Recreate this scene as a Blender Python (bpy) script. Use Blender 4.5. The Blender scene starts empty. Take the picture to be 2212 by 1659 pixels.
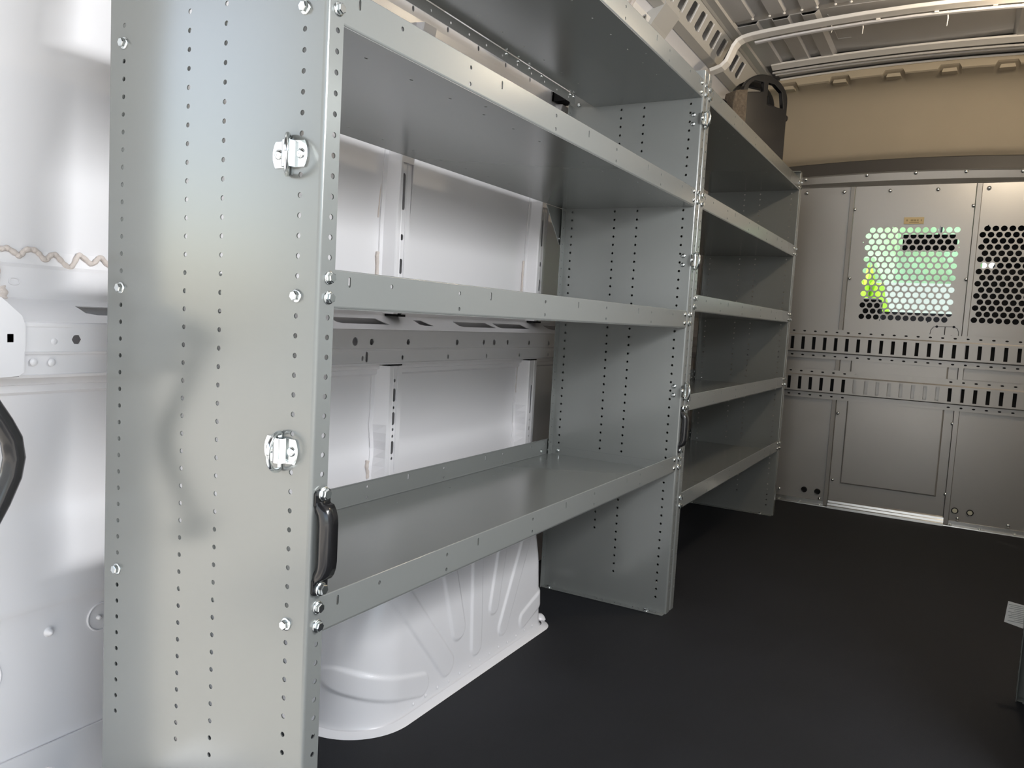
import bpy, math, random
from mathutils import Vector, Matrix
from mathutils.geometry import delaunay_2d_cdt
random.seed(4)
SC = bpy.context.scene
COL = SC.collection
MM = 0.001
PI = math.pi

# ------------------------------------------------------------------ materials
def mat(name, col, rough=0.4, metal=0.0, coat=0.0, coat_rough=0.1, bump=0.0, bscale=200.0, var=0.0, vscale=3.0, spec=0.5, emit=None, rvar=0.0):
    m = bpy.data.materials.new(name); m.use_nodes = True
    nt = m.node_tree; b = nt.nodes['Principled BSDF']
    b.inputs['Base Color'].default_value = (*col, 1)
    b.inputs['Roughness'].default_value = rough
    b.inputs['Metallic'].default_value = metal
    b.inputs['Coat Weight'].default_value = coat
    b.inputs['Coat Roughness'].default_value = coat_rough
    b.inputs['Specular IOR Level'].default_value = spec
    tc = nt.nodes.new('ShaderNodeTexCoord')
    def noise(scale, detail=3):
        n = nt.nodes.new('ShaderNodeTexNoise'); n.inputs['Scale'].default_value = scale; n.inputs['Detail'].default_value = detail
        nt.links.new(tc.outputs['Object'], n.inputs['Vector']); return n
    n1 = noise(vscale)
    if var > 0:
        mx = nt.nodes.new('ShaderNodeMix'); mx.data_type = 'RGBA'
        mx.inputs['A'].default_value = (*[c * (1 - var) for c in col], 1)
        mx.inputs['B'].default_value = (*[min(1, c * (1 + var)) for c in col], 1)
        nt.links.new(n1.outputs['Fac'], mx.inputs['Factor']); nt.links.new(mx.outputs['Result'], b.inputs['Base Color'])
    if rvar > 0:
        mr = nt.nodes.new('ShaderNodeMapRange'); mr.inputs['To Min'].default_value = rough - rvar; mr.inputs['To Max'].default_value = rough + rvar
        nt.links.new(n1.outputs['Fac'], mr.inputs['Value']); nt.links.new(mr.outputs['Result'], b.inputs['Roughness'])
    if bump > 0:
        n2 = noise(bscale, 4)
        bp = nt.nodes.new('ShaderNodeBump'); bp.inputs['Strength'].default_value = bump; bp.inputs['Distance'].default_value = 0.002
        nt.links.new(n2.outputs['Fac'], bp.inputs['Height']); nt.links.new(bp.outputs['Normal'], b.inputs['Normal'])
    if emit:
        b.inputs['Emission Color'].default_value = (*emit[0], 1); b.inputs['Emission Strength'].default_value = emit[1]
    return m
M = dict(
    shelf=mat('shelf_grey_paint', (0.265, 0.278, 0.268), 0.20, 0.30, 0.0, 0.10, spec=0.5, var=0.02),
    part=mat('partition_grey_paint', (0.45, 0.44, 0.42), 0.34, 0.5, 0.0, bump=0.04, bscale=300, rvar=0.05, spec=0.6),
    van=mat('white_van_paint', (0.80, 0.79, 0.80), 0.36, 0, 0.35, 0.22, bump=0.02, bscale=400),
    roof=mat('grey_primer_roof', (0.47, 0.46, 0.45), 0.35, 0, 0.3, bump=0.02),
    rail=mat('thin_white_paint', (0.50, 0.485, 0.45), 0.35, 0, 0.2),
    bow=mat('cream_roof_bow', (0.88, 0.85, 0.80), 0.35, 0, 0.1),
    zinc=mat('zinc_plate', (0.82, 0.86, 0.86), 0.17, 1.0),
    floor=mat('black_rubber_mat', (0.0125, 0.0135, 0.0165), 0.66, 0, 0, bump=0.6, bscale=700, var=0.55, vscale=2.6, spec=0.32, rvar=0.06),
    black=mat('black_gloss_plastic', (0.012, 0.012, 0.013), 0.22, 0.0, 0.3),
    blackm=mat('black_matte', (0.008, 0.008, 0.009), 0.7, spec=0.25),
    tan=mat('tan_headliner', (0.49, 0.425, 0.32), 0.9, bump=0.15, bscale=900, var=0.06, vscale=6),
    sealant=mat('pink_sealant', (0.66, 0.59, 0.54), 0.8, bump=0.5, bscale=500),
    yellow=mat('yellow_label', (0.75, 0.62, 0.36), 0.7),
    ink=mat('label_ink', (0.42, 0.34, 0.2), 0.8),
    paper=mat('white_paper', (0.85, 0.84, 0.80), 0.6),
    inkb=mat('grey_print', (0.35, 0.35, 0.33), 0.8),
    plug=mat('cream_plug', (0.78, 0.78, 0.62), 0.5),
    speck=mat('speckled_tan', (0.12, 0.095, 0.07), 0.9, bump=0.5, bscale=120, var=0.7, vscale=90),
    alu=mat('aluminium_trim', (0.62, 0.62, 0.60), 0.25, 0.9),
    leaf=mat('leaf_green', (0.38, 0.60, 0.33), 0.6, var=0.5, vscale=3, bump=0.5, bscale=20),
    lime=mat('lime_leaf', (0.36, 0.62, 0.03), 0.6, var=0.3, vscale=5),
    grass=mat('lawn', (0.22, 0.33, 0.12), 0.9, var=0.3, vscale=2),
    concrete=mat('asphalt', (0.40, 0.375, 0.34), 0.85, var=0.12, vscale=1.5, bump=0.3, bscale=60),
    fence=mat('pale_wall', (0.45, 0.46, 0.465), 0.8, var=0.1),
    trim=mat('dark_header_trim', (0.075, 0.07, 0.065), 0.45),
    cabgrey=mat('dark_cab_plastic', (0.03, 0.03, 0.032), 0.6),
)

# ------------------------------------------------------------------ mesh builder (millimetres, world coordinates)
ORG = {}
class MB:
    def __init__(s): s.v = []; s.f = []; s.s = []
    def add(s, vs, fs, smooth=False):
        o = len(s.v); s.v += [tuple(p) for p in vs]
        for f in fs: s.f.append(tuple(i + o for i in f)); s.s.append(smooth)
        return s
    def box(s, a, b):
        x0, x1 = sorted((a[0], b[0])); y0, y1 = sorted((a[1], b[1])); z0, z1 = sorted((a[2], b[2]))
        vs = [(x, y, z) for z in (z0, z1) for y in (y0, y1) for x in (x0, x1)]
        return s.add(vs, [(0, 2, 3, 1), (4, 5, 7, 6), (0, 1, 5, 4), (2, 6, 7, 3), (0, 4, 6, 2), (1, 3, 7, 5)])
    def loft(s, rings, closed=False, caps=True, smooth=True):
        """rings: list of equal-length point lists"""
        n = len(rings[0]); vs = [p for r in rings for p in r]; fs = []
        for i in range(len(rings) - 1):
            for j in range(n if closed else n - 1):
                k = (j + 1) % n
                fs.append((i * n + j, i * n + k, (i + 1) * n + k, (i + 1) * n + j))
        s.add(vs, fs, smooth)
        if caps and closed:
            s.add(rings[0], [tuple(range(n))[::-1]]); s.add(rings[-1], [tuple(range(n))])
        return s
    def tube(s, path, r, seg=10, rx=None, smooth=True, up=Vector((0, 0, 1))):
        P = [Vector(p) for p in path]; rings = []
        for i, p in enumerate(P):
            t = (P[min(i + 1, len(P) - 1)] - P[max(i - 1, 0)]).normalized()
            u = up.cross(t)
            if u.length < 1e-3: u = Vector((1, 0, 0)).cross(t)
            u.normalize(); w = t.cross(u)
            rr = r[i] if isinstance(r, (list, tuple)) else r
            rings.append([p + u * math.cos(2 * PI * k / seg) * (rx or rr) + w * math.sin(2 * PI * k / seg) * rr for k in range(seg)])
        return s.loft(rings, True, True, smooth)
    def cyl(s, c, axis, r, h, seg=16, r2=None, smooth=True):
        a = Vector(axis).normalized(); c = Vector(c)
        u = a.orthogonal().normalized(); w = a.cross(u)
        r2 = r if r2 is None else r2
        R = [[c + (u * math.cos(2 * PI * k / seg) + w * math.sin(2 * PI * k / seg)) * q + a * d for k in range(seg)] for q, d in ((r, 0), (r2, h))]
        s.loft(R, True, False, smooth)
        s.add(R[0], [tuple(range(seg))[::-1]]); s.add(R[1], [tuple(range(seg))])
        return s
    def lathe(s, c, axis, prof, seg=20, smooth=True):
        a = Vector(axis).normalized(); c = Vector(c); u = a.orthogonal().normalized(); w = a.cross(u)
        s.loft([[c + (u * math.cos(2 * PI * k / seg) + w * math.sin(2 * PI * k / seg)) * q + a * d for k in range(seg)] for q, d in prof], True, True, smooth)
        return s
    def extrude(s, prof, vec, smooth=False, closed=False):
        """prof: 3-D points swept by vec; an open band"""
        v = Vector(vec); return s.loft([[Vector(p) for p in prof], [Vector(p) + v for p in prof]], closed, False, smooth)
    def band(s, prof, t, vec, smooth=False):
        """open polyline given thickness t (profile lies in the plane normal to vec) and extruded"""
        P = [Vector(p) for p in prof]; e = Vector(vec).normalized(); off = []
        for i, p in enumerate(P):
            d = Vector((0, 0, 0))
            if i > 0: d += (P[i] - P[i - 1]).normalized()
            if i < len(P) - 1: d += (P[i + 1] - P[i]).normalized()
            n = e.cross(d.normalized()); off.append(p + n * t)
        ring = P + off[::-1]
        return s.loft([ring, [q + Vector(vec) for q in ring]], True, True, smooth)
    def sheet(s, outline, holes, o, u, v, t):
        """flat plate with real holes. outline and holes in plate coordinates; o origin, u and v in-plane axes, thickness t along u x v"""
        o = Vector(o); u = Vector(u); v = Vector(v); n = u.cross(v)
        pts = []; edges = []; loops = [outline] + holes
        for L in loops:
            b = len(pts); pts += [Vector(p) for p in L]
            edges += [(b + i, b + (i + 1) % len(L)) for i in range(len(L))]
        V, Ed, F, *_ = delaunay_2d_cdt(pts, edges, [], 1, 1e-4)
        boxes = [(min(p[0] for p in h), max(p[0] for p in h), min(p[1] for p in h), max(p[1] for p in h), h) for h in holes]
        def inside(x, y, L):
            c = False; j = len(L) - 1
            for i in range(len(L)):
                if (L[i][1] > y) != (L[j][1] > y) and x < (L[j][0] - L[i][0]) * (y - L[i][1]) / (L[j][1] - L[i][1]) + L[i][0]: c = not c
                j = i
            return c
        keep = []
        for f in F:
            cx = sum(V[i][0] for i in f) / len(f); cy = sum(V[i][1] for i in f) / len(f)
            if not inside(cx, cy, outline): continue
            if any(b[0] < cx < b[1] and b[2] < cy < b[3] and inside(cx, cy, b[4]) for b in boxes): continue
            keep.append(tuple(f))
        top = [o + u * p[0] + v * p[1] for p in V]; bot = [p + n * t for p in top]; N = len(top)
        cnt = {}
        for f in keep:
            for i in range(len(f)):
                cnt.setdefault(tuple(sorted((f[i], f[(i + 1) % len(f)]))), []).append((f[i], f[(i + 1) % len(f)]))
        fs = [tuple(reversed(f)) for f in keep] + [tuple(i + N for i in f) for f in keep]
        for e, l in cnt.items():
            if len(l) == 1: a, b = l[0]; fs.append((a, b, b + N, a + N))
        return s.add(top + bot, fs)
    def build(s, name, m, parent=None, bevel=0.0, auto=False):
        org = ORG.get(parent.name, (0, 0, 0)) if parent else (0, 0, 0)
        me = bpy.data.meshes.new(name)
        me.from_pydata([((p[0] - org[0]) * MM, (p[1] - org[1]) * MM, (p[2] - org[2]) * MM) for p in s.v], [], s.f)
        me.materials.append(m)
        me.polygons.foreach_set('use_smooth', s.s); me.update()
        ob = bpy.data.objects.new(name, me); COL.objects.link(ob)
        if parent: ob.parent = parent; ORG[ob.name] = org
        else: ORG[ob.name] = (0, 0, 0)
        if bevel > 0:
            md = ob.modifiers.new('b', 'BEVEL'); md.width = bevel * MM; md.segments = 2; md.limit_method = 'ANGLE'; md.angle_limit = 0.6
        return ob
def tag(o, label=None, cat=None, group=None, kind=None):
    if label: o['label'] = label
    if cat: o['category'] = cat
    if group: o['group'] = group
    if kind: o['kind'] = kind
    return o
def empty(name, loc=(0, 0, 0), **k):
    o = bpy.data.objects.new(name, None); COL.objects.link(o); o.location = [c * MM for c in loc]; ORG[o.name] = loc
    o.empty_display_size = 0.05
    return tag(o, **k)
def circ(x, y, r, n=12, ry=None, ph=0.0):
    return [(x + r * math.cos(2 * PI * i / n + ph), y + (ry or r) * math.sin(2 * PI * i / n + ph)) for i in range(n)]
def slot(x, y, w, h, n=5):
    """upright rounded slot w wide h tall"""
    r = w / 2; pts = []
    for i in range(n + 1): a = PI * i / n; pts.append((x + r * math.cos(a), y + h / 2 - r + r * math.sin(a)))
    for i in range(n + 1): a = PI + PI * i / n; pts.append((x + r * math.cos(a), y - h / 2 + r + r * math.sin(a)))
    return pts
def hslot(x, y, w, h): return [(x + (b - y), y + (a - x)) for a, b in slot(x, y, h, w)][::-1]
def rect(x0, y0, x1, y1): return [(x0, y0), (x1, y0), (x1, y1), (x0, y1)]
X, Y, Z = (1, 0, 0), (0, 1, 0), (0, 0, 1)

# one bolt mesh, shared by every bolt (points along -y)
def bolt_mesh():
    b = MB()
    b.lathe((0, 0, 0), (0, -1, 0), [(8.6, 0), (8.8, 1.0), (8.2, 1.8), (6.6, 2.2)], 20)
    R = [[(math.cos(2 * PI * k / 6 + .4) * q, -d, math.sin(2 * PI * k / 6 + .4) * q) for k in range(6)] for q, d in ((6.6, 2.0), (6.6, 6.4), (5.5, 7.4))]
    b.loft(R, True, True, False)
    return b
def small_mesh():
    b = MB(); b.lathe((0, 0, 0), (0, -1, 0), [(6.2, 0), (6.2, .8), (5.2, 2.6), (3, 3.8), (.6, 4.1)], 14); return b
_bm = {}
def bolt(parent, pos, d=(0, -1, 0), kind='bolt', s=1.0):
    org = ORG[parent.name]
    if kind not in _bm:
        o = (bolt_mesh() if kind == 'bolt' else small_mesh()).build(kind, M['zinc']); _bm[kind] = o.data
        bpy.data.objects.remove(o)
    o = bpy.data.objects.new(kind, _bm[kind]); COL.objects.link(o); o.parent = parent
    o.location = [(pos[i] - org[i]) * MM for i in range(3)]
    q = Vector((0, -1, 0)).rotation_difference(Vector(d)); o.rotation_mode = 'QUATERNION'
    o.rotation_quaternion = q @ __import__('mathutils').Quaternion((0, 1, 0), random.uniform(0, 1)) ; o.scale = (s, s, s)
    return o

# ------------------------------------------------------------------ shelving
P = 25.4
ZK = 1215.24
zk = lambda k: ZK - P * k
H = 1613; D = 431; T = 1.8; FW = 30
HOLES = []
for yy, k0, k1 in ((36, -15, 46), (178.4, -15, 44), (251.5, -15, 39), (395, -2, 39)):
    HOLES += [(yy, zk(k)) for k in range(k0, k1 + 1)]
def panel_mesh(x0):
    """C-shaped end panel at x0, flanges turned to +x"""
    b = MB(); r = 5
    hs = [circ(p[0], p[1], 3.5, 12) for p in HOLES]
    b.sheet(rect(r, 0, D - r, H), hs, (x0 + T, 0, 0), Y, Z, -T) if False else b.sheet(rect(r, 0, D - r, H), hs, (x0, 0, 0), Y, Z, T)
    fh = [circ(19.5, zk(k), 3.6, 12) for k in range(-15, 46)]
    b.sheet(rect(r, 0, FW, H), fh, (x0, T, 0), X, Z, T)       # front flange (normal -y)
    # front bend
    arc = lambda q, s0: [(x0 + r - q * math.cos(a), r - q * math.sin(a)) for a in [PI / 2 * i / 6 for i in range(7)]]
    for q in (r, r - T):
        pts = arc(q, 0); b.extrude([(x, y, 0) for x, y in pts], (0, 0, H), True)
    # rear bend and flange
    for q in (r, r - T):
        b.extrude([(x0 + r - q * math.cos(a), D - r + q * math.sin(a), 0) for a in [PI / 2 * i / 5 for i in range(6)]], (0, 0, H), True)
    b.box((x0 + r, D - T, 0), (x0 + FW, D, H))
    b.box((x0 + T, 14, 0), (x0 + FW + 5, D - 14, T))
    return b
def shelf_tray(x0, x1, z, depth=425, holes=True):
    b = MB(); L = x1 - x0; h = 49; y0 = 2.2
    def lip_holes():
        out = []
        for a in (59, 420, 777, 1134, 1495): out.append(slot(a, 36, 4.5, 14))
        for a in (148, 323, 625, 929, 1231, 1406): out.append(circ(a, 36, 3.2, 10))
        for a in (323, 625, 929, 1231): out.append(circ(a, 11, 3.2, 10))
        return [h for h in out if max(p[0] for p in h) < L - 8]
    ph = []
    for yy in (58, depth - 58):
        ph += [hslot(x, yy, 7, 4) for x in [139 + 105.3 * i for i in range(14)] if x < L - 30]
    ph += [circ(a, 27, 3, 8) for a in (411, 1130) if a < L - 20]
    b.sheet(rect(0, 4, L, depth - 4), ph, (x0, 0, z), X, Y, 1.6)
    lh = lip_holes()
    b.sheet(rect(0, 4, L, h), lh, (x0, y0 + 2, z), X, Z, 2)
    b.sheet(rect(0, 4, L, h), lh, (x0, depth, z), X, Z, 2)
    for q in (4, 2):
        b.extrude([(x0, y0 + 4 - q * math.cos(a) - 0, z + 4 - q * math.sin(a)) for a in [PI / 2 * i / 4 for i in range(5)]], (L, 0, 0), True)
        b.extrude([(x0, depth - 4 + q * math.sin(a), z + 4 - q * math.cos(a)) for a in [PI / 2 * i / 4 for i in range(5)]], (L, 0, 0), True)
    for yy in (y0 + 1.6, depth - 1.6): b.tube([(x0, yy, z + h), (x1, yy, z + h)], 1.6, 8)       # hemmed lip edge
    b.box((x0, y0 + 6, z + 1), (x0 + 1.6, depth - 6, z + 26)); b.box((x1 - 1.6, y0 + 6, z + 1), (x1, depth - 6, z + 26))
    return b
def anchor(parent, c, d, th=0.25):
    """tie-down: obround plate with raised strap, two screws and a D ring. c centre, d outward axis (-x or -y)"""
    d = Vector(d); u = Vector((0, 1, 0)) if abs(d.x) > .5 else Vector((1, 0, 0)); w = Vector(Z); c = Vector(c)
    if abs(d.x) > .5: u = Vector((0, -1, 0))           # towards the front edge
    b = MB(); hw, hh = 30, 16.5
    prof = []
    for i in range(9): a = -0.58 + 1.16 * i / 8; prof.append((hw * math.cos(a), hw * math.sin(a)))
    for i in range(9): a = PI - 0.58 + 1.16 * i / 8; prof.append((hw * math.cos(a), hw * math.sin(a)))
    b.sheet(prof, [], c, u, w, 2.4 if u.cross(w).dot(d) > 0 else -2.4)
    pl = b.build('anchor_plate', M['zinc'], parent)
    s_ = MB(); k = [(-12, 2), (-9, 2.4), (-8, 9), (-5, 11.5), (5, 11.5), (8, 9), (9, 2.4), (12, 2)]
    ring = [c + u * a + d * e for a, e in k] + [c + u * a + d * (e - 2) for a, e in k[::-1]]
    s_.loft([[q - w * 16.3 for q in ring], [q + w * 16.3 for q in ring]], True, True, True); s_.build('strap', M['zinc'], pl)
    r = MB(); pts = []
    up = Vector(Z)
    out = (d * math.cos(th) + u * math.sin(th)).normalized()
    for i in range(33):
        a = 2 * PI * i / 32; rr = 24.5
        pz = math.sin(a) * rr; pu = math.cos(a) * rr
        pu = max(pu, -6) + 0
        pts.append(c + d * 6 + up * (pz - 1.5) + out * (pu + 2))
    r.tube(pts, 3.2, 10, up=out.cross(up)); r.build('d_ring', M['zinc'], pl)
    for sg in (-1, 1):
        m = MB(); m.lathe(c + u * (19 * sg) + d * 2.4, d, [(6.8, 0), (6.4, 1.6), (4.6, 3.2), (1.6, 4.0), (.4, 3.2)], 16); m.build('screw', M['zinc'], pl)
def handle(parent, x, z0=497, z1=637):
    """black strap handle bolted on the front flange"""
    org_base = None
    g = MB()
    pr = [(1, z1 - 19), (-1, z1 - 22), (-4, z1 - 26), (-8, z1 - 31), (-10, z1 - 37), (-11, z1 - 45), (-11, z0 + 45), (-10, z0 + 37), (-8, z0 + 31), (-4, z0 + 26), (-1, z0 + 22), (1, z0 + 19)]
    rings = []
    for i, (yy, zz) in enumerate(pr):
        a = pr[max(i - 1, 0)]; c = pr[min(i + 1, len(pr) - 1)]; t = Vector((0, c[0] - a[0], c[1] - a[1])).normalized(); n = t.cross(Vector(X))
        wd = 12 if 2 < i < 9 else 12.5
        cc = Vector((x, yy, zz)); sec = []
        for (px, pn) in ((-wd, -9), (-wd, 1), (-wd + 1.5, 5), (-wd + 4, 7), (-wd + 8, 7.6), (1, 6.5), (3, 2), (4, -4), (wd - 4, -4), (wd - 3, 0), (wd - 1.5, 1), (wd, 0), (wd, -9)):
            k = 1 if 2 <= i <= 9 else 0.6
            sec.append(cc + Vector((px, 0, 0)) - n * (pn * k))
        rings.append(sec)
    g.loft(rings, True, True, True); base = g.build('grab_handle', M['black'], parent)
    for a, e in ((z1 - 24, z1), (z0, z0 + 24)):
        b = MB(); b.sheet([(x - 14, a + 4), (x - 12, a + 1), (x - 9, a), (x + 9, a), (x + 12, a + 1), (x + 14, a + 4), (x + 14, e - 4), (x + 12, e - 1), (x + 9, e), (x - 9, e), (x - 12, e - 1), (x - 14, e - 4)], [], (0, 0, 0), X, Z, 3.2)
        b.build('mounting_plate', M['black'], base)
    for zz in (zk(23), zk(28)): bolt(base, (x + 1, -3, zz), s=1.12)

def unit(x0, shelves, name, label, group=None, near_bolts=False):
    """x0 face of the near panel; far panel face 1537 further on"""
    root = empty(name, (x0, 0, 0), label=label, cat='shelving', group=group)
    L = 1537; x1 = x0 + L
    for xx in (x0, x1):
        panel_mesh(xx).build('end_panel', M['shelf'], root)
    # rear corner flange and bolted foot on the inner side of the far panel
    b = MB(); b.sheet(rect(0, 0, 26, H - 70), [circ(13, zk(k), 2.2, 8) for k in range(-12, 46)], (x1 - 26, D - 12, 0), X, Z, 1.6)
    b.build('rear_flange', M['shelf'], root)
    b = MB(); b.sheet(rect(0, 0, 24, 418), [hslot(12, v, 6, 22) for v in (36, 90, 150, 210, 270, 330, 385)], (x1 - 24, 3, 1.2), X, Y, 1.8)
    f = b.build('foot', M['shelf'], root)
    for v in (58, 392): bolt(f, (x1 - 14, v, 3), (0, 0, 1))
    for z, kk, dep in shelves:
        s = shelf_tray(x0 + 2, x1 - 1, z, dep).build('shelf', M['shelf'], root)
        for k in kk:
            if near_bolts or k > -99: bolt(root, (x0 + 19.5, 0, zk(k)))
            bolt(root, (x1 + 16, 0, zk(k)))
            bolt(root, (x1 - 18, 2.2, zk(k)), kind='screw', s=1.0)
        bolt(s, (x1 - 1.6, 395, zk(kk[-1])), (-1, 0, 0), 'screw')
        bolt(s, (x1 - 60, dep - 2, zk(kk[-1])), (0, -1, 0), 'screw'); bolt(s, (x1 - 10, dep - 2, zk(kk[-1])), (0, -1, 0), 'screw'); bolt(s, (x1 - 10, dep - 2, zk(kk[0])), (0, -1, 0), 'screw')
    return root
u1 = unit(0, [(1535, (-14, -13), 345), (1225, (-2, -1), 428), (871, (12, 13), 428), (440, (29, 30), 428)], 'shelving_unit',
          'grey steel shelving unit with black handle, nearest of the units on the left wall')
for k in (-1, 13, 30):
    for yy in (36, 395): bolt(u1, (0, yy, zk(k)), (-1, 0, 0))
anchor(u1, (0, 53, 1063), (-1, 0, 0), 0.72); anchor(u1, (0, 53, 684), (-1, 0, 0), 0.3)
handle(u1, 19.5)
handle(u1, 1552)
for zz in (1476, 1070, 684):
    anchor(u1, (1552, -1, zz), (0, -1, 0), -0.85)
    for q in (12, -14): bolt(u1, (1537, 25, zz + q), (-1, 0, 0), 'screw', 1.15)
# corner braces behind the shelves
for (xa, za, yy) in ((1537, 1225, 432),):
    b = MB(); b.sheet([(xa - 113, za), (xa, za), (xa, za - 112), (xa - 10, za - 112)], [], (0, yy, 0), X, Z, 2); g = b.build('corner_gusset', M['shelf'], u1)
    bolt(g, (xa - 12, yy - 2, za - 93), (0, -1, 0), 'screw')
b = MB(); b.sheet(rect(560, 1509, 1404, 1534), [circ(x, 1520, 3, 8) for x in range(600, 1390, 76)], (0, 347, 0), X, Z, 2); br = b.build('back_brace', M['alu'], u1)
for x in (1000, 1060, 1120, 1190, 1370, 1392): bolt(br, (x, 345, 1530), (0, -1, 0), 'screw', .8)
b = MB(); b.box((1515, 436, 1560), (1520, 480, 1592)); b.box((1515, 474, 1560), (1560, 480, 1592)); b.cyl((1530, 472, 1576), (0, -1, 0), 9, 9, 6); b.box((1570, 436, 1566), (1600, 480, 1582))
b.build('wall_bracket', M['blackm'], u1)

u2 = unit(1577, [(1534, (-14, -13), 425), (1229, (-2, -1), 428), (923, (10, 11), 428), (618, (22, 23), 428), (313, (34, 35), 428)], 'shelving_unit',
          'grey steel shelving unit with five shelves standing against the perforated partition')
b = MB(); b.box((3114 - 26, 0, H), (3114 + 30, 150, H + 4)); b.build('top_flange', M['shelf'], u2)

# shelving on the right wall: only the end beside the side door shows
u3 = empty('shelving_unit', (1550, -901, 0), label='grey steel shelving end at the right edge, white tag on its side', cat='shelving')
YR = -901
def flip(b):                                                        # turn a unit built at x 0..1550, y 0..431 round to face the other way
    b.v = [(1550 - p[0], YR - p[1], p[2]) for p in b.v]; return b
flip(panel_mesh(0)).build('end_panel', M['shelf'], u3)
flip(panel_mesh(460)).build('end_panel', M['shelf'], u3)
for z in (440, 871, 1225): flip(shelf_tray(31, 460, z)).build('shelf', M['shelf'], u3)
b = MB(); b.sheet(rect(0, 0, 26, 418), [hslot(13, v, 6, 22) for v in (40, 100, 200, 300, 380)], (1522, YR - 421, 1.2), X, Y, 1.8); f = b.build('foot', M['shelf'], u3); bolt(f, (1535, YR - 60, 3), (0, 0, 1))
b = MB(); b.add([(1556, -903, 232), (1556, -866, 236), (1556, -862, 182), (1556, -903, 174), (1557, -903, 232), (1557, -866, 236), (1557, -862, 182), (1557, -903, 174)], [(0, 1, 2, 3), (7, 6, 5, 4), (0, 4, 5, 1), (1, 5, 6, 2), (2, 6, 7, 3), (3, 7, 4, 0)])
tg = b.build('paper_tag', M['paper'], u3); tag(tg, 'white printed paper tag')
b = MB()
for i in range(10):
    zz = 229 - i * 4.6; w = (34, 30, 33, 22, 34, 28, 33, 31, 20, 33)[i]
    b.box((1555.4, -902, zz), (1556, -902 + w, zz - 1.3))
b.build('printing', M['inkb'], tg)

# ------------------------------------------------------------------ van shell
XA, XB, YM = -185, 3527, -451
def skin_y(z):
    pts = [(0, 560), (130, 560), (300, 561), (352, 562), (362, 558), (400, 560), (448, 562), (493, 566), (526, 574), (577, 566), (620, 562), (700, 562), (1100, 562), (1300, 553), (1450, 530), (1560, 505), (1660, 470), (1760, 428), (1850, 382), (1930, 332), (1952, 302)]
    for (a, b_), (c, d) in zip(pts, pts[1:]):
        if a <= z <= c: t = (z - a) / (c - a); return b_ + (d - b_) * t
    return pts[-1][1]
wl = empty('wall_left', (0, 562, 0), kind='structure')
zs = [112] + [132 + 12 * i for i in range(18)] + [352, 357, 362, 372] + [384 + 12 * i for i in range(131) if 384 + 12 * i < 1950] + [1952]
b = MB(); b.loft([[(x, skin_y(z), z) for z in zs] for x in (XA, 0, 1000, 2000, 3000, XB + 80)], False, False, True)
b.loft([[(x, skin_y(z) + 6, z) for z in zs] for x in (XA, XB + 80)], False, False, True)
b.build('skin', M['van'], wl)
# roof rail: shelf, slotted face, up to the ceiling edge
b = MB()
b.band([(XA, 302, 1952), (XA, 270, 1962), (XA, 268, 1966)], 3, (XB - XA, 0, 0))
fl = math.hypot(45, 96); fu = Vector((0, -45 / fl, 96 / fl))
rh = []
for x in [2115 + 101 * i for i in range(-12, 8)]:
    if abs(x - 2470) < 25: continue
    rh.append([(x - XA - 22, fl / 2 - 30), (x - XA + 12, fl / 2 - 36), (x - XA + 20, fl / 2 - 30), (x - XA + 26, fl / 2 + 28), (x - XA + 20, fl / 2 + 34), (x - XA - 10, fl / 2 + 34), (x - XA - 18, fl / 2 + 28), (x - XA - 25, fl / 2 - 22)])
b.sheet(rect(0, 0, XB - XA, fl), rh, (XA, 268, 1966), X, fu, -2.5)
b.band([(XA, 223, 2062), (XA, 212, 2066), (XA, 185, 2066), (XA, 183, 2082)], 3, (XB - XA, 0, 0))
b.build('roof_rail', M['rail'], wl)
b = MB()
for x in [2115 + 101 * i for i in range(-12, 8)]:
    if abs(x - 2470) > 25: b.tube([(x + 28, 268 - 45 * .2 - 1, 1966 + 96 * .2), (x + 31, 268 - 45 * .84 - 1, 1966 + 96 * .84)], 2.2, 6)
b.build('slot_rim', M['van'], wl)
for sd, nm in ((lambda y: y, wl), (lambda y: 2 * YM - y, None)):
    if nm is None: continue
    b = MB(); b.loft([[(x, sd(skin_y(1880) + 14), 1880), (x, sd(372), 1955), (x, sd(345), 2040), (x, sd(270), 2112), (x, sd(150), 2118)] for x in (XA, XB + 80)], False, False, True); b.build('outer_skin', M['roof'], nm)
# belt rail
b = MB(); XL = XB - XA
b.band([(XA, 559, 936), (XA, 556, 914), (XA, 551, 908), (XA, 551, 862), (XA, 548, 858)], 2, (XL, 0, 0))
sl = math.hypot(51, 32); su = Vector((0, -51 / sl, -32 / sl))
def para(x0, x1, lo=13, hi=38): return [(x0 - XA, lo), (x1 - XA - 30, lo), (x1 - XA, hi), (x0 - XA + 26, hi), (x0 - XA + 8, hi - 5)]
rs = [para(15, 340), para(600, 795), para(915, 980), para(1100, 1305), para(1315, 1518), para(1650, 2000), para(2100, 2500)]
b.sheet(rect(0, 0, XL, sl), rs, (XA, 548, 858), X, su, -2)
r1 = [circ(x - XA, z - 783, r, n, ry) for x, z, r, n, ry in ((-5, 801, 8, 6, 8), (649, 799, 10, 14, 10), (708, 798, 8.5, 6, 8.5), (849, 798, 8, 6, 8), (1070, 797, 8, 12, 8), (1210, 797, 7, 12, 8), (1269, 797, 9, 12, 9), (1349, 797, 7, 12, 8), (1487, 796, 7, 12, 7), (1626, 795, 7, 12, 7))]
b.sheet(rect(0, 0, XL, 39), r1, (XA, 497 + 2, 783), X, Z, 2)
b.band([(XA, 497, 783), (XA, 498.5, 780), (XA, 503, 779), (XA, 504, 776)], -2, (XL, 0, 0))
b.band([(XA, 497, 826), (XA, 497, 820)], -2, (XL, 0, 0))
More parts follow.
